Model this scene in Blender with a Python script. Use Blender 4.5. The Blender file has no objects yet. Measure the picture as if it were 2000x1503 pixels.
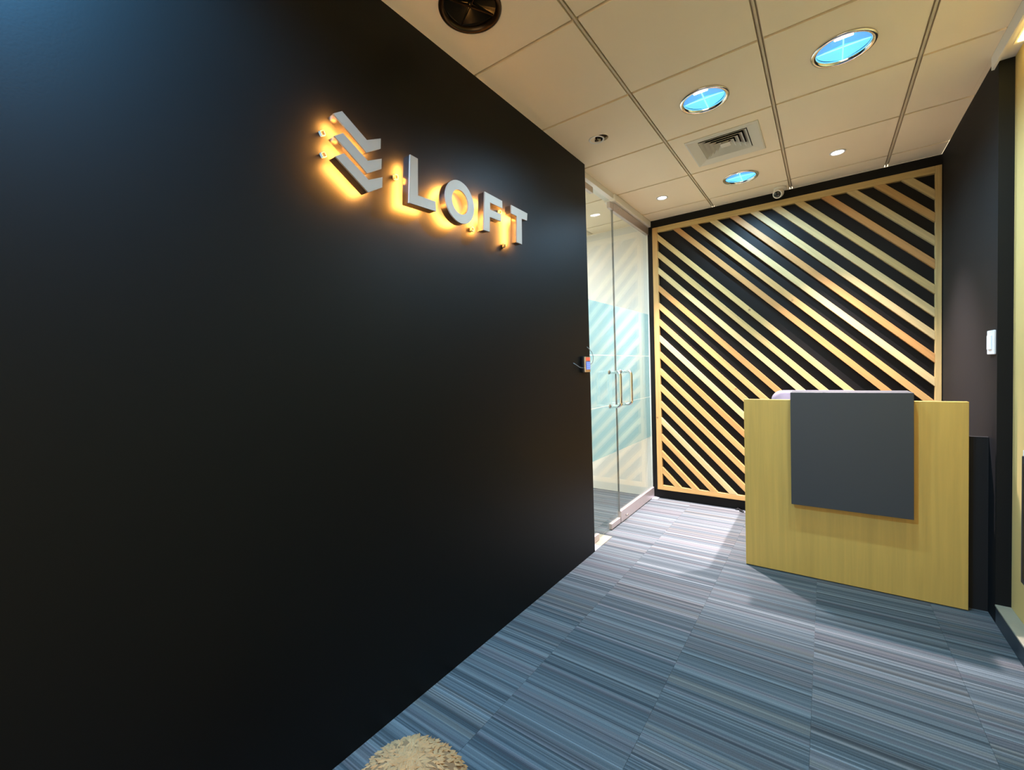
import bpy, bmesh, math, random
from mathutils import Matrix, Vector

random.seed(7)
scene = bpy.context.scene
COL = scene.collection

# ------------------------------------------------------------------ camera
def make_camera():
    yaw, pit, rol = -0.6311, -0.0349, -0.0332
    f = Vector((math.sin(yaw) * math.cos(pit), math.cos(yaw) * math.cos(pit), math.sin(pit)))
    r = Vector((math.cos(yaw), -math.sin(yaw), 0.0))
    u = r.cross(f)
    r2 = r * math.cos(rol) + u * math.sin(rol)
    u2 = -r * math.sin(rol) + u * math.cos(rol)
    cam = bpy.data.cameras.new('camera')
    o = bpy.data.objects.new('camera', cam)
    COL.objects.link(o)
    m = Matrix((r2, u2, -f)).transposed().to_4x4()
    m.translation = Vector((1.34728, -0.29744, 1.32))
    o.matrix_world = m
    cam.sensor_fit = 'HORIZONTAL'
    cam.sensor_width = 36.0
    cam.lens = 841.24 / 2000.0 * 36.0
    cam.clip_start = 0.02
    scene.camera = o
make_camera()

# ------------------------------------------------------------------ world, exposure
scene.view_settings.view_transform = 'Standard'
scene.view_settings.look = 'None'
scene.view_settings.exposure = 1.52
scene.view_settings.gamma = 1.0
scene.view_settings.use_curve_mapping = False
w = bpy.data.worlds.new('world')
scene.world = w
w.use_nodes = True
w.node_tree.nodes['Background'].inputs[0].default_value = (1.0, 0.79, 0.50, 1)   # warm light of the lobby behind the photographer
w.node_tree.nodes['Background'].inputs[1].default_value = 0.80

# lamp powers (the lamps are built with their fixtures further down)
SPOT_W = 420.0          # small white spot lamps
SPOT_COL = (1.0, 0.86, 0.93)
DOWN_W = 30.0          # large blue-white downlights
DOWN_COL = (0.42, 0.72, 1.0)
COVE_E = 13.0          # led strip in the niche
COVE_COL = (1.0, 0.82, 0.28)
LED_E = 105.0           # halo led behind the sign letters
LED_COL = (1.0, 0.42, 0.08)
PANEL_E = 22.0         # light panels of the room behind the glass
PANEL_COL = (0.97, 0.98, 1.0)

# ------------------------------------------------------------------ dimensions
H = 2.729
YE = 2.488        # end of the left wall
YB = 3.9855       # back wall
W = 2.010         # right pier
YP = 2.750        # front face of the pier
YR = -1.60        # rear limit of what is built
XN = 2.062        # niche wall
XF = -2.95        # far side of the room behind the glass
GX = -0.070       # glass plane
TX = [0.5324 + 0.5903 * k for k in range(-6, 4)]
TY = [0.7245 + 0.607 * j for j in range(-4, 7)]

# ------------------------------------------------------------------ materials
def nm(name):
    m = bpy.data.materials.new(name)
    m.use_nodes = True
    return m, m.node_tree.nodes, m.node_tree.links, m.node_tree.nodes['Principled BSDF']

def simple(name, col, rough=0.5, metal=0.0, bump=0.0, bscale=200.0, var=0.0, vscale=3.0, spec=0.5):
    m, n, l, b = nm(name)
    b.inputs['Roughness'].default_value = rough
    b.inputs['Metallic'].default_value = metal
    b.inputs['Specular IOR Level'].default_value = spec
    tc = n.new('ShaderNodeTexCoord')
    nz = n.new('ShaderNodeTexNoise'); nz.inputs['Scale'].default_value = vscale; nz.inputs['Detail'].default_value = 4
    l.new(tc.outputs['Object'], nz.inputs['Vector'])
    mr = n.new('ShaderNodeMapRange')
    mr.inputs['To Min'].default_value = 1 - var; mr.inputs['To Max'].default_value = 1 + var
    l.new(nz.outputs['Fac'], mr.inputs['Value'])
    mx = n.new('ShaderNodeMix'); mx.data_type = 'RGBA'; mx.blend_type = 'MULTIPLY'
    mx.inputs['Factor'].default_value = 1.0
    mx.inputs['A'].default_value = (*col, 1)
    l.new(mr.outputs['Result'], mx.inputs['B'])
    l.new(mx.outputs['Result'], b.inputs['Base Color'])
    if bump > 0:
        nb = n.new('ShaderNodeTexNoise'); nb.inputs['Scale'].default_value = bscale; nb.inputs['Detail'].default_value = 3
        l.new(tc.outputs['Object'], nb.inputs['Vector'])
        bp = n.new('ShaderNodeBump'); bp.inputs['Strength'].default_value = bump; bp.inputs['Distance'].default_value = 0.002
        l.new(nb.outputs['Fac'], bp.inputs['Height'])
        l.new(bp.outputs['Normal'], b.inputs['Normal'])
    return m

def emis(name, col, strength):
    m, n, l, b = nm(name)
    b.inputs['Base Color'].default_value = (*[min(1, c) for c in col], 1)
    b.inputs['Emission Color'].default_value = (*col, 1)
    b.inputs['Emission Strength'].default_value = strength
    return m

def wood(name, axis_stretch, use_obj_color, col=(0.7, 0.5, 0.25), dark=0.72, rough=0.5, knots=True, scale=1.0):
    """grain runs along the axis given the small scale"""
    m, n, l, b = nm(name)
    b.inputs['Roughness'].default_value = rough
    tc = n.new('ShaderNodeTexCoord')
    oi = n.new('ShaderNodeObjectInfo')
    off = n.new('ShaderNodeVectorMath'); off.operation = 'SCALE'; off.inputs[0].default_value = (7.0, 3.0, 5.0)
    l.new(oi.outputs['Random'], off.inputs['Scale'])
    add = n.new('ShaderNodeVectorMath'); add.operation = 'ADD'
    l.new(tc.outputs['Object'], add.inputs[0]); l.new(off.outputs['Vector'], add.inputs[1])
    mp = n.new('ShaderNodeMapping'); mp.inputs['Scale'].default_value = [a * scale for a in axis_stretch]
    l.new(add.outputs['Vector'], mp.inputs['Vector'])
    nz = n.new('ShaderNodeTexNoise'); nz.inputs['Scale'].default_value = 1.0; nz.inputs['Detail'].default_value = 6; nz.inputs['Distortion'].default_value = 0.6
    l.new(mp.outputs['Vector'], nz.inputs['Vector'])
    mr = n.new('ShaderNodeMapRange'); mr.inputs['From Min'].default_value = 0.3; mr.inputs['From Max'].default_value = 0.7
    mr.inputs['To Min'].default_value = dark; mr.inputs['To Max'].default_value = 1.08
    l.new(nz.outputs['Fac'], mr.inputs['Value'])
    mx = n.new('ShaderNodeMix'); mx.data_type = 'RGBA'; mx.blend_type = 'MULTIPLY'; mx.inputs['Factor'].default_value = 1
    if use_obj_color: l.new(oi.outputs['Color'], mx.inputs['A'])
    else: mx.inputs['A'].default_value = (*col, 1)
    l.new(mr.outputs['Result'], mx.inputs['B'])
    outc = mx.outputs['Result']
    if knots:
        vo = n.new('ShaderNodeTexVoronoi'); vo.inputs['Scale'].default_value = 5.5
        l.new(add.outputs['Vector'], vo.inputs['Vector'])
        cr = n.new('ShaderNodeMapRange'); cr.inputs['From Min'].default_value = 0.035; cr.inputs['From Max'].default_value = 0.075
        cr.inputs['To Min'].default_value = 0.75; cr.inputs['To Max'].default_value = 0.0
        l.new(vo.outputs['Distance'], cr.inputs['Value'])
        mk = n.new('ShaderNodeMix'); mk.data_type = 'RGBA'
        l.new(cr.outputs['Result'], mk.inputs['Factor']); l.new(outc, mk.inputs['A']); mk.inputs['B'].default_value = (0.12, 0.05, 0.02, 1)
        outc = mk.outputs['Result']
    l.new(outc, b.inputs['Base Color'])
    return m

def carpet_mat():
    m, n, l, b = nm('striped_carpet')
    b.inputs['Roughness'].default_value = 0.95
    b.inputs['Specular IOR Level'].default_value = 0.15
    geo = n.new('ShaderNodeNewGeometry')
    oi = n.new('ShaderNodeObjectInfo')
    sep = n.new('ShaderNodeSeparateXYZ'); l.new(geo.outputs['Position'], sep.inputs[0])
    def math_(op, a, bb):
        k = n.new('ShaderNodeMath'); k.operation = op
        for i, v in enumerate((a, bb)):
            if hasattr(v, 'default_value'): l.new(v, k.inputs[i])
            else: k.inputs[i].default_value = v
        return k.outputs[0]
    rnd = math_('MULTIPLY', oi.outputs['Random'], 31.0)
    y = math_('ADD', sep.outputs['Y'], rnd)
    def noise1(v, sc, det, rough=0.5):
        k = n.new('ShaderNodeTexNoise'); k.noise_dimensions = '1D'
        k.inputs['Scale'].default_value = sc; k.inputs['Detail'].default_value = det; k.inputs['Roughness'].default_value = rough
        l.new(v, k.inputs['W']); return k.outputs['Fac']
    def wn(v, sc):
        fl = n.new('ShaderNodeMath'); fl.operation = 'FLOOR'; l.new(math_('MULTIPLY', v, sc), fl.inputs[0])
        k = n.new('ShaderNodeTexWhiteNoise'); k.noise_dimensions = '1D'; l.new(fl.outputs[0], k.inputs['W']); return k.outputs['Value'], k.outputs['Color']
    v1, _ = wn(y, 190.0)
    v2, c2 = wn(math_('ADD', y, 3.3), 83.0)
    n1 = noise1(math_('ADD', sep.outputs['Y'], math_('MULTIPLY', oi.outputs['Random'], 0.03)), 17.0, 3)
    s = math_('ADD', math_('MULTIPLY', v1, 0.38), math_('ADD', math_('MULTIPLY', v2, 0.28), math_('MULTIPLY', n1, 0.40)))
    ramp = n.new('ShaderNodeValToRGB')
    e = ramp.color_ramp.elements
    e[0].position = 0.22; e[0].color = CARPET[0]
    e[1].position = 0.9; e[1].color = CARPET[3]
    a = e.new(0.45); a.color = CARPET[1]
    a = e.new(0.68); a.color = CARPET[2]
    l.new(s, ramp.inputs['Fac'])
    # hue shift of some stripes towards brown or violet
    v3, _ = wn(math_('ADD', y, 11.7), 41.0)
    rp = n.new('ShaderNodeValToRGB')
    q = rp.color_ramp.elements
    q[0].position = 0.0; q[0].color = (0.92, 1.0, 1.06, 1)
    q[1].position = 1.0; q[1].color = (1.08, 1.0, 0.92, 1)
    k = q.new(0.55); k.color = (0.97, 1.0, 1.02, 1)
    k = q.new(0.8); k.color = (1.08, 0.98, 1.02, 1)
    l.new(v3, rp.inputs['Fac'])
    mx = n.new('ShaderNodeMix'); mx.data_type = 'RGBA'; mx.blend_type = 'MULTIPLY'; mx.inputs['Factor'].default_value = 1
    l.new(ramp.outputs['Color'], mx.inputs['A']); l.new(rp.outputs['Color'], mx.inputs['B'])
    # fibre grain
    nz = n.new('ShaderNodeTexNoise'); nz.inputs['Scale'].default_value = 260; nz.inputs['Detail'].default_value = 2
    l.new(geo.outputs['Position'], nz.inputs['Vector'])
    mr = n.new('ShaderNodeMapRange'); mr.inputs['To Min'].default_value = 0.75; mr.inputs['To Max'].default_value = 1.25
    l.new(nz.outputs['Fac'], mr.inputs['Value'])
    m2 = n.new('ShaderNodeMix'); m2.data_type = 'RGBA'; m2.blend_type = 'MULTIPLY'; m2.inputs['Factor'].default_value = 1
    l.new(mx.outputs['Result'], m2.inputs['A']); l.new(mr.outputs['Result'], m2.inputs['B'])
    l.new(m2.outputs['Result'], b.inputs['Base Color'])
    bp = n.new('ShaderNodeBump'); bp.inputs['Strength'].default_value = 0.5; bp.inputs['Distance'].default_value = 0.003
    l.new(s, bp.inputs['Height']); l.new(bp.outputs['Normal'], b.inputs['Normal'])
    return m

def glass_mat():
    m, n, l, b = nm('clear_glass'); n.remove(b)
    out = n['Material Output']
    geo = n.new('ShaderNodeNewGeometry')
    ior = n.new('ShaderNodeMapRange'); ior.inputs['To Min'].default_value = 1.5; ior.inputs['To Max'].default_value = 1 / 1.5
    l.new(geo.outputs['Backfacing'], ior.inputs['Value'])
    fr = n.new('ShaderNodeFresnel'); l.new(ior.outputs['Result'], fr.inputs['IOR'])
    tr = n.new('ShaderNodeBsdfTransparent'); tr.inputs['Color'].default_value = (0.955, 0.985, 0.975, 1)
    gl = n.new('ShaderNodeBsdfGlossy'); gl.inputs['Roughness'].default_value = 0.0
    mx = n.new('ShaderNodeMixShader')
    l.new(fr.outputs[0], mx.inputs[0]); l.new(tr.outputs[0], mx.inputs[1]); l.new(gl.outputs[0], mx.inputs[2])
    l.new(mx.outputs[0], out.inputs['Surface'])
    return m

def film_mat():
    m, n, l, b = nm('teal_film'); n.remove(b)
    out = n['Material Output']
    tr = n.new('ShaderNodeBsdfTransparent'); tr.inputs['Color'].default_value = (0.76, 0.85, 0.87, 1)
    tl = n.new('ShaderNodeBsdfTranslucent'); tl.inputs['Color'].default_value = (0.62, 0.84, 0.87, 1)
    df = n.new('ShaderNodeBsdfDiffuse'); df.inputs['Color'].default_value = (0.62, 0.84, 0.87, 1)
    m1 = n.new('ShaderNodeMixShader'); m1.inputs[0].default_value = 0.35
    l.new(tl.outputs[0], m1.inputs[1]); l.new(df.outputs[0], m1.inputs[2])
    mx = n.new('ShaderNodeMixShader'); mx.inputs[0].default_value = 0.45
    l.new(tr.outputs[0], mx.inputs[1]); l.new(m1.outputs[0], mx.inputs[2])
    l.new(mx.outputs[0], out.inputs['Surface'])
    return m

CARPET = [(0.044, 0.051, 0.053, 1), (0.084, 0.093, 0.093, 1), (0.130, 0.140, 0.137, 1), (0.230, 0.237, 0.228, 1)]
M = {}
M['black_wall'] = simple('black_wall_paint', (0.0036, 0.0033, 0.0029), 0.48, bump=0.08, bscale=160, var=0.12, vscale=1.2, spec=0.20)
M['pier'] = simple('black_pier_paint', (0.0065, 0.0066, 0.0068), 0.7, bump=0.08, bscale=160, var=0.12, spec=0.2)
M['cream'] = simple('cream_wall_paint', (0.68, 0.47, 0.16), 0.7, var=0.04, vscale=2)
M['white_wall'] = simple('white_wall_paint', (0.80, 0.79, 0.74), 0.7, var=0.02)
M['tile'] = simple('ceiling_tile_face', (0.87, 0.74, 0.54), 0.9, bump=0.15, bscale=300, var=0.03, vscale=2.5)
M['tbar'] = simple('ceiling_grid_paint', (0.60, 0.51, 0.36), 0.6, var=0.03)
M['white_paint'] = simple('white_gloss_paint', (0.80, 0.78, 0.72), 0.45, var=0.02)
M['fascia'] = simple('off_white_fascia', (0.72, 0.71, 0.66), 0.6, var=0.02)
M['carpet'] = carpet_mat()
M['concrete'] = simple('slab_concrete', (0.2, 0.2, 0.2), 0.9, var=0.1)
M['stone'] = simple('pale_stone', (0.30, 0.27, 0.19), 0.5, var=0.06, vscale=12)
M['white_plate'] = simple('white_plate', (0.42, 0.43, 0.47), 0.35, var=0.02)
M['glass'] = glass_mat()
M['film'] = film_mat()
M['chrome'] = simple('polished_chrome', (0.82, 0.80, 0.78), 0.12, 1.0, var=0.02)
M['steel'] = simple('satin_steel', (0.55, 0.48, 0.455), 0.36, 0.5, var=0.05, vscale=20)
M['face'] = simple('brushed_steel_face', (0.49, 0.41, 0.33), 0.5, 0.3, bump=0.1, bscale=400, var=0.05, vscale=14)
M['clip'] = simple('pale_clip_plastic', (0.42, 0.36, 0.26), 0.4, var=0.02)
M['return'] = simple('polished_letter_side', (0.62, 0.56, 0.52), 0.22, 1.0, var=0.03)
M['led'] = emis('amber_led', LED_COL, LED_E)
M['slat'] = wood('pine_slat', (3.0, 40.0, 70.0), True, dark=0.82)
M['desk_wood'] = wood('light_oak_laminate', (38.0, 38.0, 1.6), False, col=(0.66, 0.40, 0.085), dark=0.91, rough=0.45, knots=False)
M['desk_core'] = simple('desk_inner_panel', (0.46, 0.36, 0.19), 0.5, var=0.05)
M['charcoal'] = simple('charcoal_laminate', (0.042, 0.046, 0.048), 0.5, var=0.03)
M['black_gloss'] = simple('black_plastic', (0.012, 0.012, 0.013), 0.25, var=0.02)
M['black_matte'] = simple('black_matte', (0.005, 0.005, 0.005), 0.75, var=0.02)
M['chair_fab'] = simple('grey_lilac_upholstery', (0.13, 0.12, 0.15), 0.85, bump=0.3, bscale=500, var=0.06)
M['dark_base'] = simple('navy_baseboard', (0.022, 0.032, 0.042), 0.35, var=0.06, vscale=6)
M['ledge'] = simple('stone_ledge', (0.34, 0.31, 0.22), 0.4, var=0.12, vscale=9)
M['white_plastic'] = simple('white_plastic', (0.86, 0.86, 0.88), 0.3, var=0.01)
M['cam_white'] = simple('camera_white_plastic', (0.78, 0.74, 0.66), 0.35, var=0.01)
M['lens_dark'] = simple('dark_camera_window', (0.03, 0.026, 0.016), 0.12, var=0.02)
M['dark_mirror'] = simple('unlit_lamp_glass', (0.010, 0.009, 0.006), 0.06, 0.0, var=0.02)
M['dark_ring'] = simple('bronze_ring', (0.05, 0.03, 0.014), 0.3, 0.8, var=0.02)
M['vent'] = simple('vent_paint', (0.66, 0.63, 0.53), 0.5, var=0.02)
M['lens_near'] = emis('lit_lens_cyan', (0.14, 0.62, 1.0), 0.36)
M['lens_far'] = emis('lit_lens_blue', (0.09, 0.33, 0.95), 0.33)
M['lens_rib'] = emis('lit_lens_rib', (0.30, 0.80, 1.0), 0.38)
M['lamp_white'] = emis('lamp_tube_white', (0.85, 0.86, 1.0), 9.0)
M['spot_white'] = emis('spot_lamp_white', (1.0, 0.95, 1.0), 8.0)
M['panel_light'] = emis('panel_light', PANEL_COL, PANEL_E)
M['cove'] = emis('cove_led', COVE_COL, COVE_E)
M['screen_blue'] = emis('keypad_backlight', (0.10, 0.16, 0.62), 0.25)
M['led_red'] = emis('keypad_red_lamp', (0.9, 0.08, 0.04), 0.3)
M['key_white'] = emis('keypad_digits', (0.35, 0.45, 0.9), 0.25)
M['seal'] = simple('grey_edge_seal', (0.16, 0.16, 0.15), 0.5, var=0.02)
M['wire'] = simple('grey_wire', (0.22, 0.24, 0.24), 0.4, var=0.02)

# ------------------------------------------------------------------ mesh helpers
def link(name, bm, mat, parent=None, smooth=False, loc=(0, 0, 0)):
    me = bpy.data.meshes.new(name)
    bmesh.ops.recalc_face_normals(bm, faces=bm.faces)
    bm.to_mesh(me); bm.free()
    for p in me.polygons: p.use_smooth = smooth
    me.materials.append(mat)
    o = bpy.data.objects.new(name, me)
    COL.objects.link(o)
    o.location = loc
    if parent: o.parent = parent
    return o

def empty(name, loc, label=None, cat=None, group=None, kind=None):
    o = bpy.data.objects.new(name, None)
    COL.objects.link(o)
    o.location = loc
    o.empty_display_size = 0.05
    tag(o, label, cat, group, kind)
    return o

def tag(o, label=None, cat=None, group=None, kind=None):
    if label: o['label'] = label
    if cat: o['category'] = cat
    if group: o['group'] = group
    if kind: o['kind'] = kind
    return o

def box(bm, x0, x1, y0, y1, z0, z1, bevel=0.0):
    vs = [bm.verts.new(p) for p in ((x0, y0, z0), (x1, y0, z0), (x1, y1, z0), (x0, y1, z0), (x0, y0, z1), (x1, y0, z1), (x1, y1, z1), (x0, y1, z1))]
    fs = [bm.faces.new([vs[i] for i in q]) for q in ((0, 3, 2, 1), (4, 5, 6, 7), (0, 1, 5, 4), (1, 2, 6, 5), (2, 3, 7, 6), (3, 0, 4, 7))]
    if bevel > 0:
        es = {e for f in fs for e in f.edges}
        bmesh.ops.bevel(bm, geom=list(es), offset=bevel, segments=2, profile=0.5, affect='EDGES')
    return bm

def bx(x0, x1, y0, y1, z0, z1, bevel=0.0):
    return box(bmesh.new(), x0, x1, y0, y1, z0, z1, bevel)

def lathe(bm, prof, n=32, close=False):
    """profile of (radius, z) turned about the z axis"""
    rings = []
    for r, z in prof:
        if r < 1e-6: rings.append([bm.verts.new((0, 0, z))])
        else: rings.append([bm.verts.new((r * math.cos(2 * math.pi * i / n), r * math.sin(2 * math.pi * i / n), z)) for i in range(n)])
    pairs = list(zip(rings[:-1], rings[1:])) + ([(rings[-1], rings[0])] if close else [])
    for a, b in pairs:
        for i in range(n):
            j = (i + 1) % n
            if len(a) == 1 and len(b) == 1: continue
            if len(a) == 1: bm.faces.new((a[0], b[i], b[j]))
            elif len(b) == 1: bm.faces.new((a[i], a[j], b[0]))
            else: bm.faces.new((a[i], a[j], b[j], b[i]))
    return bm

def prism_x(bm, poly, x0, x1, cap0=True, cap1=True):
    """polygon in (y, z) pushed along x"""
    a = [bm.verts.new((x0, y, z)) for y, z in poly]
    b = [bm.verts.new((x1, y, z)) for y, z in poly]
    n = len(poly)
    for i in range(n):
        j = (i + 1) % n
        bm.faces.new((a[i], a[j], b[j], b[i]))
    if cap0: bm.faces.new(a)
    if cap1: bm.faces.new(b)
    return bm

def ring_x(bm, c, ro, ri, x0, x1, n=40, caps=True):
    R = []
    for rad, x in ((ro, x0), (ro, x1), (ri, x1), (ri, x0)):
        R.append([bm.verts.new((x, c[0] + rad * math.cos(2 * math.pi * i / n), c[1] + rad * math.sin(2 * math.pi * i / n))) for i in range(n)])
    for k in range(4):
        if not caps and k in (1, 3): continue
        a, b = R[k], R[(k + 1) % 4]
        for i in range(n):
            j = (i + 1) % n
            bm.faces.new((a[i], a[j], b[j], b[i]))
    return bm

def tube(bm, pts, rad, n=10, caps=True):
    pts = [Vector(p) for p in pts]
    rings = []
    ref = None
    for i, p in enumerate(pts):
        d = (pts[min(i + 1, len(pts) - 1)] - pts[max(i - 1, 0)]).normalized()
        if ref is None:
            ref = d.orthogonal().normalized()
        s = (ref - d * ref.dot(d)).normalized(); ref = s
        t = d.cross(s)
        rings.append([bm.verts.new(p + rad * (s * math.cos(2 * math.pi * k / n) + t * math.sin(2 * math.pi * k / n))) for k in range(n)])
    for a, b in zip(rings[:-1], rings[1:]):
        for k in range(n):
            j = (k + 1) % n
            bm.faces.new((a[k], a[j], b[j], b[k]))
    if caps:
        bm.faces.new(rings[0]); bm.faces.new(rings[-1])
    return bm

def arc_path(p0, c, p1, steps=6):
    """quadratic bend from p0 round the corner c to p1"""
    p0, c, p1 = Vector(p0), Vector(c), Vector(p1)
    return [(1 - t) ** 2 * p0 + 2 * t * (1 - t) * c + t * t * p1 for t in [i / steps for i in range(steps + 1)]]

# ------------------------------------------------------------------ floor and carpet tiles
def build_floor():
    fl = link('floor', bx(XF - 0.2, XN + 0.15, YR, YB + 0.15, -0.12, -0.0065), M['concrete'])
    tag(fl, 'grey blue floor of striped carpet tiles', kind='structure')
    s = 0.4935
    x0s = [0.3067 + s * k for k in range(-8, 4)]
    y0s = [-0.06 + s * k for k in range(-4, 10)]
    for xa in x0s:
        for ya in y0s:
            a, b = max(xa, XF), min(xa + s, XN)
            c, d = max(ya, YR), min(ya + s, YB)
            if b - a < 0.02 or d - c < 0.02: continue
            o = link('carpet_tile', bx(a + 0.0004, b - 0.0004, c + 0.0004, d - 0.0004, -0.0065, 0.0), M['carpet'], fl)
build_floor()

# ------------------------------------------------------------------ walls
def build_walls():
    o = link('wall_left', bx(-0.16, 0.0, YR, YE, 0, H, 0.0015), M['black_wall']); tag(o, 'matt black wall carrying the lit sign', kind='structure')
    o = link('wall_back', bx(-0.068, W + 0.3, YB, YB + 0.15, 0, H), M['black_wall']); tag(o, 'black end wall behind the timber lattice', kind='structure')
    o = link('wall_right', bx(W, W + 0.3, YP, YB, 0, H - 0.001), M['pier']); tag(o, 'black pier wall right of the reception desk', kind='structure')
    o = link('wall_back_beyond', bx(XF - 0.2, -0.068, YB, YB + 0.15, 0, H), M['white_wall']); tag(o, 'white end wall of the room behind the glass doors', kind='structure')
    o = link('wall_far_left', bx(XF - 0.2, XF, YR, YB, 0, H), M['white_wall']); tag(o, 'white far side wall of the room behind the glass', kind='structure')
    o = link('wall_left_inside', bx(-0.175, -0.16, YR, YE, 0, H), M['white_wall']); tag(o, 'white inner face of the dividing wall', kind='structure')
    o = link('wall_niche', bx(XN, XN + 0.15, YR, YP, 0, H - 0.001), M['cream']); tag(o, 'yellow lit cream niche wall at the right edge', kind='structure')
    # fascia and soffit above the niche
    bm = bx(1.990, 2.000, YR, YP + 0.02, 2.665, H - 0.001)
    box(bm, 2.000, XN, YR, YP, 2.690, H - 0.001)
    o = link('trim_1', bm, M['fascia']); tag(o, 'white ceiling fascia above the cream niche', kind='structure')
    # baseboard with stone ledge
    o = link('baseboard_right', bx(W, XN, YR, YP, 0, 0.085), M['dark_base']); tag(o, 'dark navy baseboard under the cream niche', kind='structure')
    link('ledge', bx(W - 0.003, XN, YR, YP, 0.085, 0.095, 0.002), M['ledge'], o)
    # beam over the glass doors
    o = link('trim_2', bx(-0.13, -0.050, YE, 3.100, 2.690, H - 0.0005), M['white_paint']); tag(o, 'white header beam above the glass doors', kind='structure')
    link('beam_nosing', bx(-0.13, -0.033, 3.1005, YB, 2.670, H - 0.0005, 0.007), M['white_paint'], o)
    # threshold
    o = link('trim_3', bx(-0.11, -0.002, 2.60, 2.80, 0.0, 0.004), M['stone']); tag(o, 'cream threshold strip under the left glass door', kind='structure')
    link('floor_spring_plate', bx(-0.12, 0.0, 2.492, 2.595, 0.0, 0.005), M['white_plate'], o)
    link('floor_spring_plate', bx(-0.15, -0.002, 3.895, 3.982, 0.0, 0.005), M['white_plate'], o)
build_walls()

# ------------------------------------------------------------------ ceiling
HOLES = {}   # cell (i, j) -> ('round', radius) or ('square', half)
R_BIG, R_SPOT, R_SPR, V_HALF = 0.107, 0.036, 0.040, 0.205
def cell_c(i, j): return ((TX[i] + TX[i + 1]) / 2, (TY[j] + TY[j + 1]) / 2)
IX = {x: k for k, x in enumerate(['f5', 'f4', 'f3', 'f2', 'f1', 'a', 'b', 'c'])}
# columns: index 5 = x -0.058..0.532, 6 = 0.532..1.123, 7 = 1.123..1.713, 8 = 1.713..wall ; rows: 4 = y 0.7245..1.33
C_BIG = [(5, 4), (7, 6), (6, 6), (6, 8)]
C_REAR = [(5, 2), (7, 2)]
C_SPOT = [(5, 8), (7, 8)]
for c in C_BIG + C_REAR: HOLES[c] = ('round', R_BIG)
for c in C_SPOT: HOLES[c] = ('round', R_SPOT)
HOLES[(5, 6)] = ('round', R_SPR)
HOLES[(6, 7)] = ('square', V_HALF)

def tile_mesh(x0, x1, y0, y1, hole, c):
    bm = bmesh.new()
    if not hole:
        return box(bm, x0, x1, y0, y1, H, H + 0.016, 0.0)
    n = 32
    angs = [2 * math.pi * (i + 0.5) / n for i in range(n)]
    def outer(a):
        dx, dy = math.cos(a), math.sin(a)
        tx = ((x1 - c[0]) if dx > 0 else (c[0] - x0)) / max(abs(dx), 1e-9)
        ty = ((y1 - c[1]) if dy > 0 else (c[1] - y0)) / max(abs(dy), 1e-9)
        t = min(tx, ty); return (c[0] + dx * t, c[1] + dy * t)
    def inner(a):
        dx, dy = math.cos(a), math.sin(a)
        if hole[0] == 'round': return (c[0] + dx * hole[1], c[1] + dy * hole[1])
        t = hole[1] / max(abs(dx), abs(dy)); return (c[0] + dx * t, c[1] + dy * t)
    # put exact corners in
    cor = [math.atan2(b - c[1], a - c[0]) % (2 * math.pi) for a, b in ((x1, y1), (x0, y1), (x0, y0), (x1, y0))]
    if hole[0] == 'square': cor += [math.pi / 4 + k * math.pi / 2 for k in range(4)]
    angs = sorted(set([round(a, 5) for a in angs + cor]))
    n = len(angs)
    loops = []
    for fn, z in ((outer, H + 0.016), (outer, H), (inner, H), (inner, H + 0.016)):
        loops.append([bm.verts.new((*fn(a), z)) for a in angs])
    for k in range(3):
        A, B = loops[k], loops[k + 1]
        for i in range(n):
            j = (i + 1) % n
            bm.faces.new((A[i], A[j], B[j], B[i]))
    return bm

def build_ceiling():
    ce = link('ceiling', bx(XF - 0.2, XN + 0.15, YR, YB + 0.15, H + 0.14, H + 0.2), M['tbar'])
    tag(ce, 'suspended cream ceiling of square tiles with recessed grid lines', kind='structure')
    gx, gy = 0.0115, 0.0085
    xs = TX + [2.30]
    for i in range(len(xs) - 1):
        for j in range(len(TY) - 1):
            x0, x1 = xs[i] + gx, xs[i + 1] - gx
            y0, y1 = TY[j] + gy, TY[j + 1] - gy
            if y0 < YR or TY[j] > YB: 
                if y0 < YR: y0 = YR
            y1 = min(y1, YB - 0.001)
            x1 = min(x1, 1.9895 if y0 < 3.0 else W - 0.001)
            if i == 5: x0 = -0.0495
            if i == 4: x1 = -0.131
            x0 = max(x0, XF)
            if x1 - x0 < 0.03 or y1 - y0 < 0.03: continue
            c = cell_c(i, j) if i < len(TX) - 1 else None
            link('ceiling_tile', tile_mesh(x0, x1, y0, y1, HOLES.get((i, j)), c), M['tile'], ce)
    # grid bars: double lipped runners in depth, recessed cross bars
    for x in TX[1:]:
        if -0.2 < x < 0.0: continue
        if x > 1.98: continue
        bm = bx(x - 0.0045, x + 0.0045, YR, YB - 0.001, H + 0.0005, H + 0.020)
        box(bm, x - 0.018, x + 0.018, YR, YB - 0.001, H + 0.0165, H + 0.0185)
        link('grid_runner', bm, M['tbar'], ce)
    for y in TY:
        if y < YR or y > YB: continue
        for a, b in ((XF, -0.131), (-0.0495, 1.9895 if y < 3.0 else W - 0.001)):
            link('grid_crossbar', bx(a, b, y - 0.011, y + 0.011, H + 0.0185, H + 0.021), M['tbar'], ce)
    # right strip of ceiling over the pier
    link('grid_crossbar', bx(1.9900, W, YP + 0.021, 3.144, H, H + 0.016), M['tile'], ce)
    return ce
build_ceiling()

def spot_lamp(name, loc, power, col, cone, blend, rad, parent):
    L = bpy.data.lights.new(name, 'SPOT')
    L.energy = power; L.color = col; L.spot_size = math.radians(cone); L.spot_blend = blend; L.shadow_soft_size = rad
    o = bpy.data.objects.new(name, L); COL.objects.link(o); o.location = loc; o.parent = parent
    return o

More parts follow.
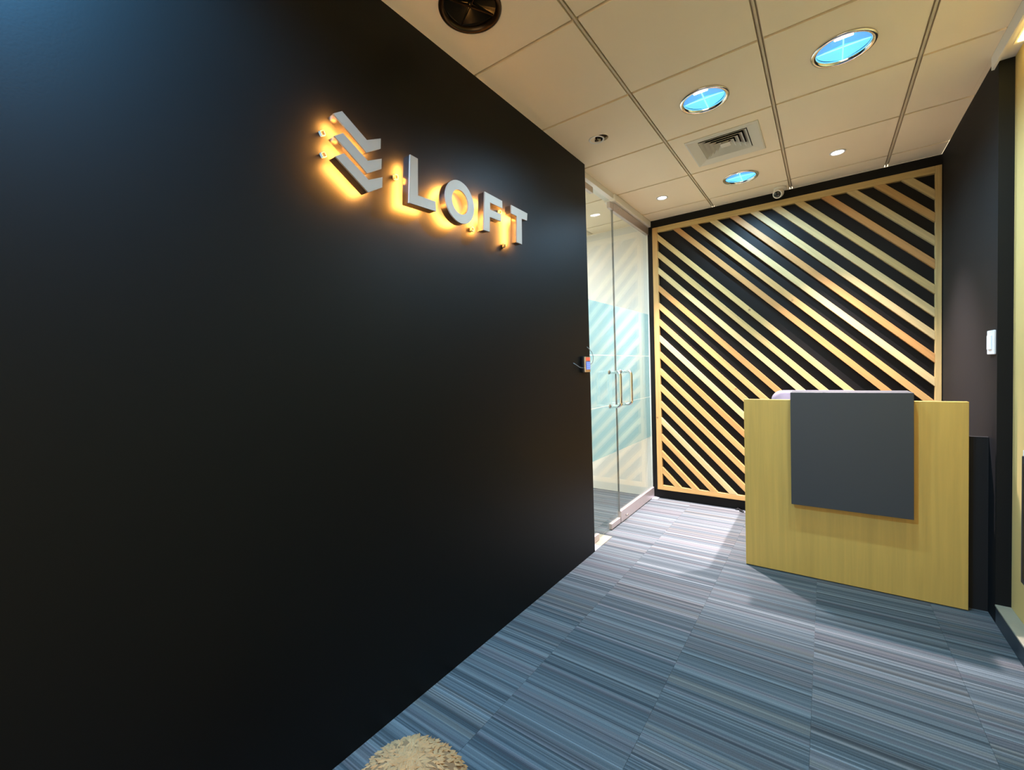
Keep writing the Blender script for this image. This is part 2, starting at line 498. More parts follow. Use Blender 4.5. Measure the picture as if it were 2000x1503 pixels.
def big_downlight(cell, lit, label, group='large round recessed downlights', power=None, col=None, tube_seen=True, turn=0.0):
    cx, cy = cell_c(*cell)
    r = empty('downlight', (cx, cy, H), label, 'ceiling light', group)
    link('trim_ring', lathe(bmesh.new(), [(0.123, -0.001), (0.121, -0.006), (0.112, -0.009), (0.104, -0.006), (0.100, 0.004), (0.100, 0.012), (0.104, 0.012), (0.1065, -0.001)], 48, True),
         M['chrome'] if lit else M['dark_ring'], r, True)
    link('reflector', lathe(bmesh.new(), [(0.103, 0.012), (0.103, 0.10), (0.0, 0.10)], 32), M['chrome'] if lit else M['dark_ring'], r, True)
    # four glass facets rising to the middle
    for k in range(4):
        bm = bmesh.new()
        n = 10; a0 = k * math.pi / 2 + 0.0
        c0 = bm.verts.new((0, 0, 0.018))
        rim = [bm.verts.new((0.0995 * math.cos(a0 + (math.pi / 2) * i / n), 0.0995 * math.sin(a0 + (math.pi / 2) * i / n), 0.006 + 0.006 * math.sin(math.pi * i / n))) for i in range(n + 1)]
        top = [bm.verts.new((v.co.x, v.co.y, v.co.z + 0.003)) for v in rim]; c1 = bm.verts.new((0, 0, 0.021))
        for i in range(n):
            bm.faces.new((c0, rim[i], rim[i + 1])); bm.faces.new((c1, top[i + 1], top[i])); bm.faces.new((rim[i], top[i], top[i + 1], rim[i + 1]))
        link('lens_facet', bm, (M['lens_near'] if k in (0, 1) else M['lens_far']) if lit else M['dark_mirror'], r)
    # ribs of the cross
    for a in (0, 1):
        bm = bmesh.new()
        if a == 0: box(bm, -0.098, 0.098, -0.0012, 0.0012, 0.004, 0.010)
        else: box(bm, -0.0025, 0.0025, -0.098, 0.098, 0.004, 0.010)
        link('lens_rib', bm, (M['lens_rib'] if lit else M['dark_ring']), r)
    if lit:
        if tube_seen:
            bm = bx(-0.034, 0.034, -0.0985, -0.076, -0.001, 0.006, 0.002)
            link('lamp_tube', bm, M['lamp_white'], r)
        spot_lamp('downlight_lamp', (0, -0.087, -0.006), power or DOWN_W, col or DOWN_COL, 160, 0.6, 0.018, r)
    r.rotation_euler = (0, 0, turn)
    return r

big_downlight((5, 4), False, 'unlit dark downlight beside the black wall, at the top edge of the picture', turn=math.radians(-28))
big_downlight((7, 6), True, 'large lit blue downlight, the rightmost and nearest one')
big_downlight((6, 6), True, 'lit blue downlight in front of the square air diffuser')
big_downlight((6, 8), True, 'small looking lit blue downlight between the air diffuser and the timber lattice', tube_seen=False, power=34.0)
big_downlight((5, 2), True, 'lit downlight outside the picture that washes the black wall blue', power=135.0, col=(0.12, 0.50, 1.0))
big_downlight((7, 2), True, 'added warm downlight, unseen, above the photographer', power=9.0, col=(1.0, 0.80, 0.52))  # added lamp, warms the near carpet and the desk front

def small_spot(cell, label):
    cx, cy = cell_c(*cell)
    r = empty('spotlight', (cx, cy, H), label, 'spotlight', 'small white recessed spotlights')
    link('trim_ring', lathe(bmesh.new(), [(0.046, -0.001), (0.045, -0.004), (0.036, -0.005), (0.033, 0.002), (0.033, 0.02), (0.0355, 0.02), (0.0355, -0.001)], 32, True), M['white_plastic'], r, True)
    link('lamp_face', lathe(bmesh.new(), [(0.0, 0.004), (0.0325, 0.004), (0.0325, 0.008), (0.0, 0.008)], 32), M['spot_white'], r)
    spot_lamp('spotlight_lamp', (0, 0, -0.002), SPOT_W, SPOT_COL, 72, 1.0, 0.03, r)
small_spot((5, 8), 'small glowing white spotlight nearest the glass doors')
small_spot((7, 8), 'small glowing white spotlight above the reception desk')

def sprinkler():
    cx, cy = cell_c(5, 6)
    cx, cy = 0.205, 2.240
    r = empty('sprinkler', (cx, cy, H), 'small recessed fire sprinkler with white ring in a ceiling tile', 'sprinkler')
    link('escutcheon', lathe(bmesh.new(), [(0.048, -0.0005), (0.047, -0.003), (0.040, -0.004), (0.038, 0.0), (0.038, -0.0005)], 32, True), M['white_paint'], r, True)
    link('cup', lathe(bmesh.new(), [(0.038, 0.0), (0.038, 0.05), (0.0, 0.05)], 24), M['black_matte'], r, True)
    link('nozzle', lathe(bmesh.new(), [(0.0, 0.05), (0.008, 0.05), (0.008, 0.012), (0.004, 0.004), (0.004, -0.006), (0.012, -0.007), (0.012, -0.009), (0.0, -0.009)], 20), M['dark_ring'], r, True)
sprinkler()

def diffuser():
    cx, cy = cell_c(6, 7)
    r = empty('air_diffuser', (cx, cy, H), 'square four way air diffuser with nested louvres in the ceiling', 'air vent')
    def sq(bm, rings):
        L = [[bm.verts.new((sx * h, sy * h, z)) for sx, sy in ((1, 1), (-1, 1), (-1, -1), (1, -1))] for h, z in rings]
        for a, b in zip(L, L[1:] + L[:1]):
            for i in range(4):
                j = (i + 1) % 4
                bm.faces.new((a[i], a[j], b[j], b[i]))
        return bm
    link('vent_frame', sq(bmesh.new(), [(0.207, -0.0005), (0.206, -0.005), (0.198, -0.007), (0.140, 0.006), (0.140, 0.010), (0.203, 0.0)]), M['vent'], r)
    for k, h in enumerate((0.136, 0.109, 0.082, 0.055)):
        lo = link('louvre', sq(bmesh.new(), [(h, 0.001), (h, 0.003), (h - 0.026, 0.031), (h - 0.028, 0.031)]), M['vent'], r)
        lo.data.materials.append(M['black_matte'])          # shade on the duct side of each blade, put into its colour
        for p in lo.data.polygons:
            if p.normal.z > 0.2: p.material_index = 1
    bm = bmesh.new()
    a = [bm.verts.new((sx * 0.028, sy * 0.028, 0.002)) for sx, sy in ((1, 1), (-1, 1), (-1, -1), (1, -1))]
    b = [bm.verts.new((sx * 0.010, sy * 0.010, 0.028)) for sx, sy in ((1, 1), (-1, 1), (-1, -1), (1, -1))]
    for i in range(4): bm.faces.new((a[i], a[(i + 1) % 4], b[(i + 1) % 4], b[i]))
    bm.faces.new(a); bm.faces.new(b)
    link('louvre', bm, M['vent'], r)
    bm = bmesh.new()
    L = [[bm.verts.new((sx * h, sy * h, z)) for sx, sy in ((1, 1), (-1, 1), (-1, -1), (1, -1))] for h, z in ((0.139, 0.011), (0.139, 0.12))]
    for i in range(4): bm.faces.new((L[0][i], L[0][(i + 1) % 4], L[1][(i + 1) % 4], L[1][i]))
    bm.faces.new(L[1])
    link('duct_box', bm, M['black_matte'], r)
diffuser()

def cctv():
    x, y = 1.040, 3.895
    r = empty('security_camera', (x, y, H), 'small white dome security camera where ceiling meets the timber lattice', 'camera')
    link('mount_base', lathe(bmesh.new(), [(0.0, 0.0), (0.046, 0.0), (0.046, -0.014), (0.040, -0.020), (0.0, -0.020)], 28), M['cam_white'], r, True, (0.012, 0.0, 0))
    bm = bmesh.new(); bmesh.ops.create_uvsphere(bm, u_segments=24, v_segments=16, radius=0.040)
    ball = link('camera_ball', bm, M['cam_white'], r, True, (0, -0.004, -0.040))
    d = Vector((-0.10, -0.86, -0.50)).normalized()
    rot = d.to_track_quat('Z', 'Y').to_matrix().to_4x4()
    bm = lathe(bmesh.new(), [(0.0, 0.041), (0.024, 0.041), (0.028, 0.034), (0.026, 0.028)], 24); bm.transform(rot)
    win = link('lens_window', bm, M['lens_dark'], ball, True)
    bm = lathe(bmesh.new(), [(0.027, 0.026), (0.034, 0.026), (0.033, 0.042), (0.025, 0.042)], 24, True); bm.transform(rot)
    link('face_ring', bm, M['cam_white'], ball, True)
cctv()

# ------------------------------------------------------------------ glass doors
Z_T, Z_B = 2.668, 0.012
FILM = [(0.610, 1.003), (1.011, 1.408), (1.416, 1.824)]
def handle(parent, y, xo=0.030):
    x0 = GX + 0.005
    z0, z1 = 1.002, 1.276
    pts = [Vector((x0, y, z1))] + arc_path((xo - 0.035, y, z1), (xo, y, z1), (xo, y, z1 - 0.035)) + arc_path((xo, y, z0 + 0.035), (xo, y, z0), (xo - 0.035, y, z0)) + [Vector((x0, y, z0))]
    h = link('door_handle', tube(bmesh.new(), pts, 0.0140, 14), M['chrome'], parent, True)
    for z in (z0, z1):
        bm = lathe(bmesh.new(), [(0.0, 0.0), (0.018, 0.0), (0.018, 0.006), (0.0, 0.006)], 18)
        bm.transform(Matrix.Translation((x0, y, z)) @ Matrix.Rotation(math.pi / 2, 4, 'Y'))
        link('handle_rose', bm, M['chrome'], h, True)

def film(parent, y0, y1):
    for a, b in FILM:
        link('film_strip', bx(GX - 0.0075, GX - 0.0065, y0, y1, a, b), M['film'], parent)

def door_left():
    y0, y1 = 2.500, 3.108
    d = empty('door_1', (0, 0, 0), 'left frameless glass door with patch fittings', kind='structure')
    link('glass_pane', bx(GX - 0.006, GX + 0.006, y0, y1, Z_B + 0.004, Z_T - 0.002), M['glass'], d)
    film(d, y0 + 0.004, y1 - 0.002)
    for a, b, c, e in ((2.495, 2.690, 0.006, 0.055), (2.925, 3.106, 0.008, 0.052), (2.495, 2.735, 2.622, 2.667), (3.045, 3.107, 2.605, 2.655)):
        link('patch_fitting', bx(GX - 0.014, GX + 0.014, a, b, c, e, 0.003), M['steel'], d)
    handle(d, 2.955)
    return d
door_left()

def door_right():
    y0, y1 = 3.118, YB - 0.004
    d = empty('door_2', (0, 0, 0), 'right glass door with full width metal rails', kind='structure')
    link('glass_pane', bx(GX - 0.006, GX + 0.006, y0, y1, 0.095, 2.605), M['glass'], d)
    film(d, y0 + 0.002, y1 - 0.004)
    link('edge_seal', bx(GX - 0.0065, GX + 0.0065, 3.1095, 3.1165, 0.10, 2.60), M['seal'], d)
    b = link('bottom_rail', bx(GX - 0.016, GX + 0.016, y0, y1, 0.006, 0.102, 0.003), M['steel'], d)
    t = link('top_rail', bx(GX - 0.016, GX + 0.016, y0, y1 - 0.01, 2.597, 2.667, 0.003), M['steel'], d)
    for y, p, z in ((3.215, b, 0.045), (3.26, t, 2.648), (3.21, t, 2.640)):
        bm = lathe(bmesh.new(), [(0.0, 0.0), (0.006, 0.0), (0.006, 0.012), (0.011, 0.014), (0.011, 0.020), (0.0, 0.022)] if p is b else [(0.0, 0.0), (0.007, 0.0), (0.006, 0.004), (0.0, 0.004)], 16)
        bm.transform(Matrix.Translation((GX + 0.0155, y, z)) @ Matrix.Rotation(math.pi / 2, 4, 'Y'))
        link('rail_knob', bm, M['chrome'], p, True)
    handle(d, 3.195, 0.028)
    return d
door_right()

# panel lights of the room behind the glass
def panel_light(x, y, label):
    r = empty('panel_light', (x, y, H), label, 'ceiling light', 'square panel lights behind the glass doors')
    bm = bx(-0.29, 0.29, -0.29, 0.29, -0.012, 0.0, 0.0)
    link('panel_frame', bm, M['white_paint'], r)
    link('panel_diffuser', bx(-0.27, 0.27, -0.27, 0.27, -0.0135, -0.0125), M['panel_light'], r)
panel_light(-1.53, 2.85, 'square panel light on the ceiling behind the glass, nearer the end wall')
panel_light(-1.53, 1.03, 'square panel light on the ceiling behind the glass, nearer the photographer')

# ------------------------------------------------------------------ timber lattice on the back wall
PALE, PINE, ORANGE, MID = (0.52, 0.39, 0.17, 1), (0.48, 0.285, 0.092, 1), (0.45, 0.225, 0.065, 1), (0.50, 0.35, 0.13, 1)
def lattice():
    fx0, fx1, fz0, fz1, fw = -0.012, 2.006, 0.092, 2.648, 0.050
    yf, yb = YB - 0.034, YB
    r = empty('timber_lattice', ((fx0 + fx1) / 2, YB, fz0), 'pine frame filled with diagonal slats on the black end wall', 'wall panel')
    r.location = (0, 0, 0)
    def bar(poly, col, name='frame_bar'):
        """polygon in (x, z) local to its centre, thickness in y; local x runs along the bar"""
        cx = sum(p[0] for p in poly) / len(poly); cz = sum(p[1] for p in poly) / len(poly)
        # direction = longest edge
        best = max(((Vector(b) - Vector(a)) for a, b in zip(poly, poly[1:] + poly[:1])), key=lambda v: v.length)
        ang = math.atan2(best.y, best.x)
        bm = bmesh.new()
        rot = Matrix.Rotation(ang, 4, 'Y')   # world -> local
        loc = [rot @ Vector((x - cx, 0, z - cz)) for x, z in poly]
        A = [bm.verts.new((v.x, -0.017, v.z)) for v in loc]; B = [bm.verts.new((v.x, 0.017, v.z)) for v in loc]
        n = len(poly)
        for i in range(n):
            j = (i + 1) % n; bm.faces.new((A[i], A[j], B[j], B[i]))
        bm.faces.new(A); bm.faces.new(B)
        bmesh.ops.recalc_face_normals(bm, faces=bm.faces)
        bmesh.ops.bevel(bm, geom=list(bm.edges), offset=0.0012, segments=1, affect='EDGES')
        o = link(name, bm, M['slat'], r)
        o.location = (cx, (yf + yb) / 2, cz); o.rotation_euler = (0, -ang, 0); o.color = col
        return o
    a, b, c, d = fx0, fx1, fz0, fz1
    bar([(a, c), (a + fw, c), (a + fw, d), (a, d)], PINE)
    bar([(b - 0.034, c), (b, c), (b, d), (b - 0.034, d)], MID)
    bar([(a + fw + .0005, d - fw), (b - 0.0345, d - fw), (b - 0.0345, d), (a + fw + .0005, d)], MID)
    bar([(a + fw + .0005, c), (b - 0.0345, c), (b - 0.0345, c + 0.045), (a + fw + .0005, c + 0.045)], PINE)
    x0, x1, z0, z1 = a + fw + .0005, b - 0.0345, c + 0.0455, d - fw - .0005
    m = 1.018
    left_z = [2.561, 2.399, 2.243, 2.074, 1.903, 1.745, 1.588, 1.428, 1.266, 1.107, 0.945, 0.785, 0.622, 0.458, 0.297]
    left_c = [MID, MID, PALE, ORANGE, PINE, PINE, PALE, ORANGE, PINE, PINE, PINE, PALE, PINE, PINE, PINE]
    top_x = [0.207, 0.365, 0.529, 0.694, 0.852, 1.012, 1.172, 1.346, 1.507, 1.667, 1.822]
    top_c = [ORANGE, PINE, PALE, ORANGE, PALE, PALE, MID, ORANGE, PALE, PINE, PALE]
    lines = [(z + m * 0.03, col) for z, col in zip(left_z, left_c)] + [(2.603 + m * x, col) for x, col in zip(top_x, top_c)]
    hw = 0.0225 * math.sqrt(1 + m * m)
    for cc, col in lines:
        # strip cc-hw <= z + m x <= cc+hw clipped by the inner rectangle
        poly = [(x0, z0), (x1, z0), (x1, z1), (x0, z1)]
        for sgn, lim in ((1, cc + hw), (-1, -(cc - hw))):
            out = []
            for p, q in zip(poly, poly[1:] + poly[:1]):
                fp, fq = sgn * (p[1] + m * p[0]) - lim, sgn * (q[1] + m * q[0]) - lim
                if fp <= 0: out.append(p)
                if fp * fq < 0:
                    t = fp / (fp - fq); out.append((p[0] + t * (q[0] - p[0]), p[1] + t * (q[1] - p[1])))
            poly = out
            if not poly: break
        if len(poly) >= 3:
            j = random.uniform(0.95, 1.05)
            bar(poly, (min(1, col[0] * j), min(1, col[1] * j), col[2] * j, 1), 'slat')
lattice()

# ------------------------------------------------------------------ reception desk
def desk():
    x0, x1, yd = 0.915, 1.931, 2.825
    r = empty('reception_desk', ((x0 + x1) / 2, yd, 0), 'light oak reception desk with charcoal overhanging front panel', 'desk')
    r.location = (0, 0, 0)
    link('front_panel', bx(x0, x1, yd, yd + 0.036, 0.004, 1.081, 0.0015), M['desk_wood'], r)
    link('side_panel', bx(x0 + 0.002, x0 + 0.030, yd + 0.0365, 3.04, 0.004, 0.728, 0.001), M['desk_wood'], r)
    link('side_panel', bx(x1 - 0.030, x1 - 0.002, yd + 0.0365, 3.04, 0.004, 0.728, 0.001), M['desk_wood'], r)
    link('work_surface', bx(x0 + 0.002, x1 - 0.002, yd + 0.0365, 3.045, 0.729, 0.755, 0.002), M['desk_core'], r)
    link('gap_light_block', bx(x1 + 0.0005, W - 0.001, yd + 0.045, yd + 0.063, 0.0, 0.90), M['black_matte'], r)  # added black panel, keeps spot light out of the gap to the pier
    c = link('overhang_panel', bx(1.171, 1.719, yd - 0.050, yd - 0.026, 0.452, 1.129, 0.0012), M['charcoal'], r, loc=(0, 0, 0)); c['label'] = 'charcoal hanging front panel'
    c = link('counter_top', bx(1.171, 1.719, yd - 0.0255, yd + 0.17, 1.105, 1.129, 0.002), M['charcoal'], r); c['label'] = 'charcoal counter top'
    link('counter_block', bx(1.20, 1.69, yd - 0.0255, yd - 0.0005, 0.55, 1.07), M['black_matte'], r)
    link('counter_support', bx(1.25, 1.28, yd + 0.037, yd + 0.15, 0.7555, 1.1045), M['charcoal'], r)
    link('counter_support', bx(1.61, 1.64, yd + 0.037, yd + 0.15, 0.7555, 1.1045), M['charcoal'], r)
desk()

def side_cabinet():
    x0, x1, y0, y1 = 0.917, 0.985, 3.05, 3.78
    r = empty('side_cabinet', (0, 0, 0), 'low slim oak cabinet behind the left end of the reception desk', 'cabinet')
    link('body', bx(x0, x1, y0, y1, 0.03, 0.735, 0.001), M['desk_wood'], r)
    link('top', bx(x0, x1, y0, y1, 0.7355, 0.757, 0.001), M['desk_core'], r)
    link('plinth', bx(x0 + 0.01, x1 - 0.01, y0 + 0.02, y1 - 0.02, 0.0, 0.0295), M['black_matte'], r)
side_cabinet()

def chair():
    cx, cy = 1.285, 3.36
    r = empty('office_chair', (cx, cy, 0), 'grey lilac office chair tucked behind the reception desk', 'chair')
    # backrest: rounded slab, its back towards the desk front is the seat side
    def pad(w, d, h, rad):
        bm = bx(-w / 2, w / 2, -d / 2, d / 2, 0, h)
        es = [e for e in bm.edges]
        bmesh.ops.bevel(bm, geom=es, offset=rad, segments=5, profile=0.5, affect='EDGES')
        return bm
    def back_pad():
        w2, h, rc, d = 0.285, 0.55, 0.075, 0.035
        poly = []
        for cxx, czz, a0 in ((w2 - rc, h - rc, 0), (-w2 + rc, h - rc, 90), (-w2 + rc, rc, 180), (w2 - rc, rc, 270)):
            for k in range(7):
                a = math.radians(a0 + 15 * k); poly.append((cxx + rc * math.cos(a), czz + rc * math.sin(a)))
        bm = bmesh.new()
        loops = []
        for off, y in ((0.022, -d), (0.006, -d * 0.75), (0.0, -d * 0.3), (0.0, d * 0.3), (0.006, d * 0.75), (0.022, d)):
            loops.append([bm.verts.new((x * (1 - off / w2), y, h / 2 + (z - h / 2) * (1 - off / (h / 2)))) for x, z in poly])
        for A, B in zip(loops[:-1], loops[1:]):
            for i in range(len(A)):
                j = (i + 1) % len(A); bm.faces.new((A[i], A[j], B[j], B[i]))
        bm.faces.new(loops[0]); bm.faces.new(loops[-1])
        return bm
    b = link('backrest', back_pad(), M['chair_fab'], r, True, (0, 0.24, 0.545))
    link('seat', pad(0.47, 0.46, 0.08, 0.035), M['chair_fab'], r, True, (0, 0, 0.42))
    link('back_bracket', bx(-0.03, 0.03, 0.20, 0.265, 0.40, 0.62, 0.006), M['black_gloss'], r)
    link('gas_column', lathe(bmesh.new(), [(0.0, 0.07), (0.03, 0.07), (0.03, 0.25), (0.02, 0.25), (0.02, 0.42), (0.0, 0.42)], 20), M['black_gloss'], r, True)
    for k in range(5):
        a = 2 * math.pi * k / 5 + 0.3
        p = Vector((math.cos(a), math.sin(a), 0))
        leg = link('leg', tube(bmesh.new(), [p * 0.025 + Vector((0, 0, 0.095)), p * 0.15 + Vector((0, 0, 0.085)), p * 0.26 + Vector((0, 0, 0.068))], 0.016, 10), M['black_gloss'], r, True)
        bm = lathe(bmesh.new(), [(0.0, -0.012), (0.022, -0.012), (0.026, -0.006), (0.026, 0.006), (0.022, 0.012), (0.0, 0.012)], 18)
        bm.transform(Matrix.Translation(p * 0.255 + Vector((0, 0, 0.026))) @ Matrix.Rotation(a + math.pi / 2, 4, 'Z') @ Matrix.Rotation(math.pi / 2, 4, 'Y'))
        link('caster', bm, M['black_gloss'], leg, True)
    for s in (-1, 1):
        link('armrest', tube(bmesh.new(), arc_path((s * 0.235, 0.10, 0.46), (s * 0.275, 0.10, 0.66), (s * 0.275, -0.02, 0.655), 8) + [Vector((s * 0.275, -0.12, 0.65))], 0.016, 10), M['black_gloss'], r, True)
chair()

# ------------------------------------------------------------------ sign
X_BACK, X_FACE0, X_FACE = 0.030, 0.064, 0.070
def clip(parent, y, z, w=0.016, h=0.018, ang=0.0):
    bm = bmesh.new(); t = 0.0018
    box(bm, 0.003, 0.014, -w / 2, -w / 2 + t, -h / 2, h / 2); box(bm, 0.003, 0.014, w / 2 - t, w / 2, -h / 2, h / 2)
    box(bm, 0.003, 0.014, -w / 2, w / 2, h / 2 - t, h / 2); box(bm, 0.003, 0.014, -w / 2, w / 2, -h / 2, -h / 2 + t)
    bm.transform(Matrix.Rotation(ang, 4, 'X'))
    link('mounting_clip', bm, M['clip'], parent, False, (0, y, z))

def shrink(poly, d):
    n = len(poly); out = []
    area = sum(a[0] * b[1] - b[0] * a[1] for a, b in zip(poly, poly[1:] + poly[:1]))
    s = 1 if area > 0 else -1
    for i in range(n):
        p0, p1, p2 = Vector(poly[i - 1]), Vector(poly[i]), Vector(poly[(i + 1) % n])
        e1, e2 = (p1 - p0).normalized(), (p2 - p1).normalized()
        n1, n2 = Vector((-e1.y, e1.x)) * s, Vector((-e2.y, e2.x)) * s
        k = (n1 + n2) / max(0.2, 1 + n1.dot(n2))
        out.append(tuple(p1 + k * d))
    return out

def sign_piece(name, poly, label, group, clips=(), cat='sign letter', ring=None):
    r = empty(name, (0, 0, 0), label, cat, group)
    if ring:
        c, ro, ri = ring
        link('face', ring_x(bmesh.new(), c, ro, ri, X_FACE0, X_FACE), M['face'], r)
        link('side_return', ring_x(bmesh.new(), c, ro - 0.0008, ri + 0.0008, X_BACK, X_FACE0, caps=False), M['return'], r, True)
        link('led_strip', ring_x(bmesh.new(), c, ro - 0.005, ri + 0.005, X_BACK + 0.002, X_BACK + 0.004), M['led'], r)
    else:
        link('face', prism_x(bmesh.new(), poly, X_FACE0, X_FACE), M['face'], r)
        link('side_return', prism_x(bmesh.new(), shrink(poly, 0.0008), X_BACK, X_FACE0, False, False), M['return'], r)
        link('led_strip', prism_x(bmesh.new(), shrink(poly, 0.005), X_BACK + 0.002, X_BACK + 0.004), M['led'], r)
    for cl in clips: clip(r, *cl)
    return r

def sign():
    zt, zb = 2.152, 1.972
    g = 'letters of the lit sign'
    sign_piece('channel_letter', [(0.826, 1.968), (0.968, 1.974), (0.966, 2.013), (0.873, 2.009), (0.880, 2.152), (0.842, 2.154)],
               'halo lit steel letter L, the first of the four on the black wall', g, [(0.818, 2.078)])
    sign_piece('channel_letter', None, 'halo lit steel letter O with an open centre, second on the black wall', g, [], ring=((1.116, 2.054), 0.0905, 0.052))
    sign_piece('channel_letter', [(1.270, 1.972), (1.314, 1.974), (1.318, 2.044), (1.406, 2.046), (1.408, 2.080), (1.322, 2.080), (1.323, 2.113), (1.420, 2.112), (1.420, 2.148), (1.286, 2.152)],
               'halo lit steel letter F, third of the four on the black wall', g, [(1.258, 1.985), (1.342, 2.028)])
    sign_piece('channel_letter', [(1.533, 1.973), (1.580, 1.972), (1.585, 2.106), (1.634, 2.108), (1.640, 2.147), (1.494, 2.150), (1.492, 2.108), (1.540, 2.107)],
               'halo lit steel letter T, the last of the four on the black wall', g, [(1.505, 1.960), (1.478, 2.125)])
    base = [(0.525, 2.164), (0.557, 2.186), (0.649, 2.130), (0.708, 2.159), (0.705, 2.122), (0.645, 2.086)]
    names = ['topmost halo lit steel chevron of the logo beside the letter L', 'middle halo lit steel chevron of the three stacked in the logo', 'lowest halo lit steel chevron of the three stacked in the logo']
    for k, dz in enumerate((0.0, -0.0705, -0.1355)):
        cl = [[(0.520, 2.120), (0.672, 2.072)], [(0.520, 2.050), (0.672, 2.000)], []][k]
        sign_piece('sign_chevron', [(y, z + dz) for y, z in base], names[k], 'chevrons of the lit logo', [(*c, 0.016, 0.016, 0.5) for c in cl], cat='sign emblem')
sign()

# ------------------------------------------------------------------ keypad, switch
def keypad():
    y0, y1, z0, z1 = 2.352, 2.432, 1.288, 1.394
    r = empty('access_keypad', (0, (y0 + y1) / 2, z0), 'small door access keypad with blue keys on the end of the black wall', 'keypad')
    r.location = (0, 0, 0)
    link('housing', bx(0.0, 0.020, y0 - 0.002, y1 + 0.002, z0 - 0.002, z1 + 0.002, 0.003), M['black_gloss'], r)
    link('front_plate', bx(0.0202, 0.030, y0, y1, z0, z1, 0.003), M['chrome'], r)
    link('key_window', bx(0.0302, 0.0315, y0 + 0.018, y1 - 0.008, z0 + 0.018, z1 - 0.034), M['screen_blue'], r)
    link('status_lamp', bx(0.0302, 0.0325, y0 + 0.018, y1 - 0.008, z1 - 0.028, z1 - 0.006, 0.001), M['led_red'], r)
    for a in range(4):
        for b in range(3):
            yy = y0 + 0.024 + b * 0.0165; zz = z0 + 0.022 + a * 0.0125
            link('key', bx(0.0317, 0.0325, yy, yy + 0.008, zz, zz + 0.006), M['key_white'], r)
    link('wire', tube(bmesh.new(), [(0.004, 2.440, 1.462), (0.012, 2.452, 1.450), (0.022, 2.480, 1.425), (0.026, 2.490, 1.385), (0.024, 2.480, 1.350), (0.016, 2.440, 1.335)], 0.0022, 6), M['wire'], r, True)
    link('wire', tube(bmesh.new(), [(0.003, 2.235, 1.352), (0.012, 2.262, 1.338), (0.016, 2.300, 1.322), (0.016, 2.349, 1.318)], 0.0022, 6), M['wire'], r, True)
keypad()

def switch():
    r = empty('light_switch', (W, 2.82, 1.38), 'white light switch plate on the black pier wall', 'switch')
    link('wall_plate', bx(-0.010, 0.0, -0.058, 0.046, -0.062, 0.056, 0.003), M['white_plastic'], r)
    link('rocker', bx(-0.016, -0.0102, -0.036, 0.024, -0.038, 0.032, 0.002), M['white_plastic'], r)
switch()

# ------------------------------------------------------------------ niche: led strip and dark panel
def niche():
    r = empty('cove_light', (2.03, 0.5, 2.69), 'yellow led strip tucked above the cream niche wall', 'led strip')
    r.location = (0, 0, 0)
    link('channel', bx(2.026, 2.060, 1.23, 2.62, 2.682, 2.6895), M['white_paint'], r)
    link('led_line', bx(2.034, 2.054, 1.25, 2.60, 2.6795, 2.6815), M['cove'], r)
    r = empty('wall_display', (XN, 2.2, 0.2), 'dark framed panel hanging on the cream niche wall at the right edge', 'wall panel')
    r.location = (0, 0, 0)
    link('frame', bx(2.040, XN, 1.55, 2.542, 0.302, 0.868, 0.003), M['black_matte'], r)
    link('panel_face', bx(2.037, 2.0398, 1.58, 2.512, 0.332, 0.838), M['black_gloss'], r)
    link('top_cap', bx(2.042, XN, 1.55, 2.535, 0.8685, 0.895, 0.002), M['white_paint'], r)
niche()

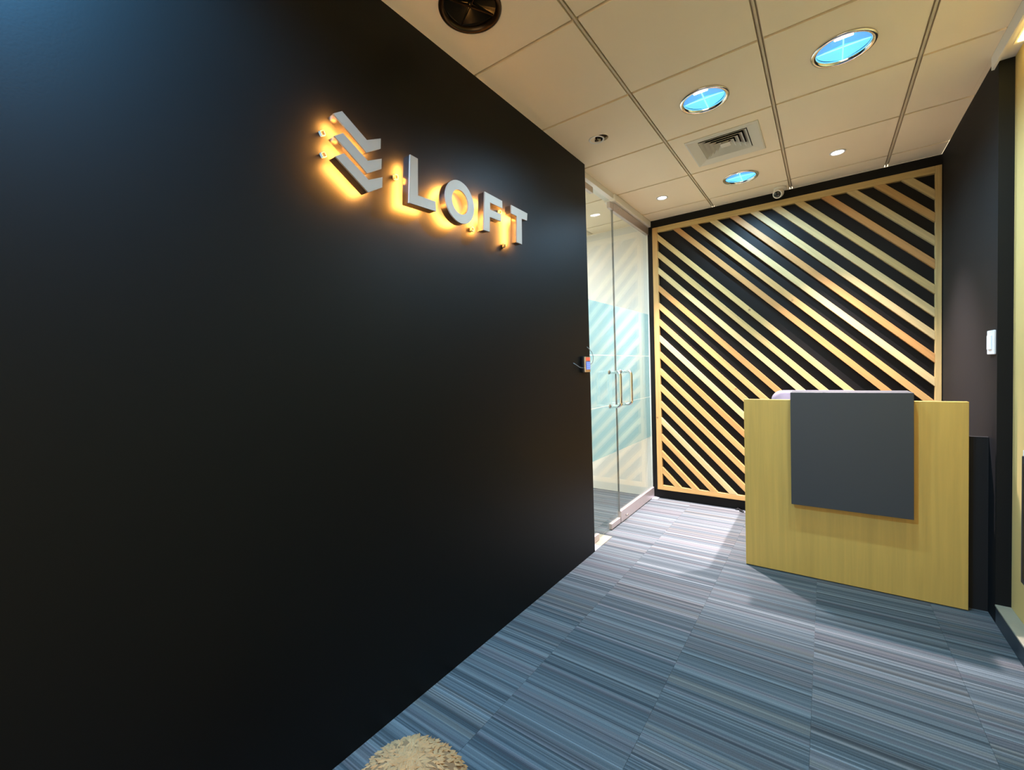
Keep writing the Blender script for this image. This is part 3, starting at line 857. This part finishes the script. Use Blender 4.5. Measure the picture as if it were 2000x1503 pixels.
# ------------------------------------------------------------------ woven pouf near the photographer
def pouf():
    r = empty('woven_pouf', (0.553, 0.326, 0), 'beige rounded tufted pouf at the bottom edge of the picture', 'pouf')
    R, top = 0.20, 0.46
    fab = simple('beige_fleece', (0.28, 0.14, 0.055), 0.95, bump=0.6, bscale=60, var=0.35, vscale=22)
    tuft = simple('pale_fleece_tuft', (0.48, 0.26, 0.105), 0.95, bump=0.4, bscale=120, var=0.30, vscale=40)
    prof = [(0.0, 0.0), (0.15, 0.0), (0.19, 0.03), (0.205, 0.12), (0.20, 0.22), (0.185, 0.30), (0.16, 0.37), (0.12, 0.42), (0.07, 0.45), (0.0, 0.46)]
    prof = [(a * 0.88, b * 0.92) for a, b in prof]
    link('body', lathe(bmesh.new(), prof, 40), fab, r, True)
    # short pile tufts, countless: one part
    bm = bmesh.new()
    rr = random.Random(3)
    for k in range(900):
        t = rr.random() ** 0.7
        # point on the dome between heights .2 and .46
        i = 4 + t * 4.999
        a0, b0 = prof[int(i)], prof[min(int(i) + 1, 9)]; f = i - int(i)
        rad, z = a0[0] + (b0[0] - a0[0]) * f, a0[1] + (b0[1] - a0[1]) * f
        th = rr.uniform(0, 2 * math.pi)
        p = Vector((rad * math.cos(th), rad * math.sin(th), z))
        nrm = Vector((p.x, p.y, (z - 0.15) * 0.9)).normalized()
        down = (Vector((p.x, p.y, -0.25)) + Vector((rr.uniform(-.1, .1), rr.uniform(-.1, .1), 0))).normalized()
        tg = (down - nrm * down.dot(nrm)).normalized(); sd = nrm.cross(tg)
        L, wd, hh = rr.uniform(0.008, 0.015), rr.uniform(0.0035, 0.0065), rr.uniform(0.002, 0.0045)
        q = [p - tg * L, p + sd * wd, p + tg * L * 1.2 + nrm * hh * 0.6, p - sd * wd, p + nrm * hh]
        v = [bm.verts.new(x) for x in q]
        for a, b in ((0, 1), (1, 2), (2, 3), (3, 0)): bm.faces.new((v[a], v[b], v[4]))
        bm.faces.new((v[3], v[2], v[1], v[0]))
    o = link('pile', bm, tuft, r); o['kind'] = 'stuff'
    ring = [(0.172 * math.cos(a), 0.172 * math.sin(a), 0.237) for a in [2 * math.pi * i / 40 for i in range(41)]]
    link('seam_piping', tube(bmesh.new(), ring, 0.008, 8, False), simple('tan_piping', (0.42, 0.28, 0.12), 0.8, var=0.1), r, True)
pouf()

# ------------------------------------------------------------------ bits on the floor
def bits():
    for k, (x, y, a, lab) in enumerate(((0.700, 3.955, 0.4, 'small black cable clip on the carpet by the lattice, left one'), (0.735, 3.915, -0.5, 'small black cable clip on the carpet by the lattice, right one'))):
        bm = bx(-0.020, 0.020, -0.008, 0.008, 0.0, 0.010, 0.003)
        box(bm, -0.006, 0.006, -0.010, 0.010, 0.0101, 0.016, 0.002)
        o = link('cable_clip', bm, M['black_matte'], None, False, (x, y, 0.0005)); o.rotation_euler = (0, 0, a)
        tag(o, lab, 'clip', 'black cable clips on the floor')
bits()
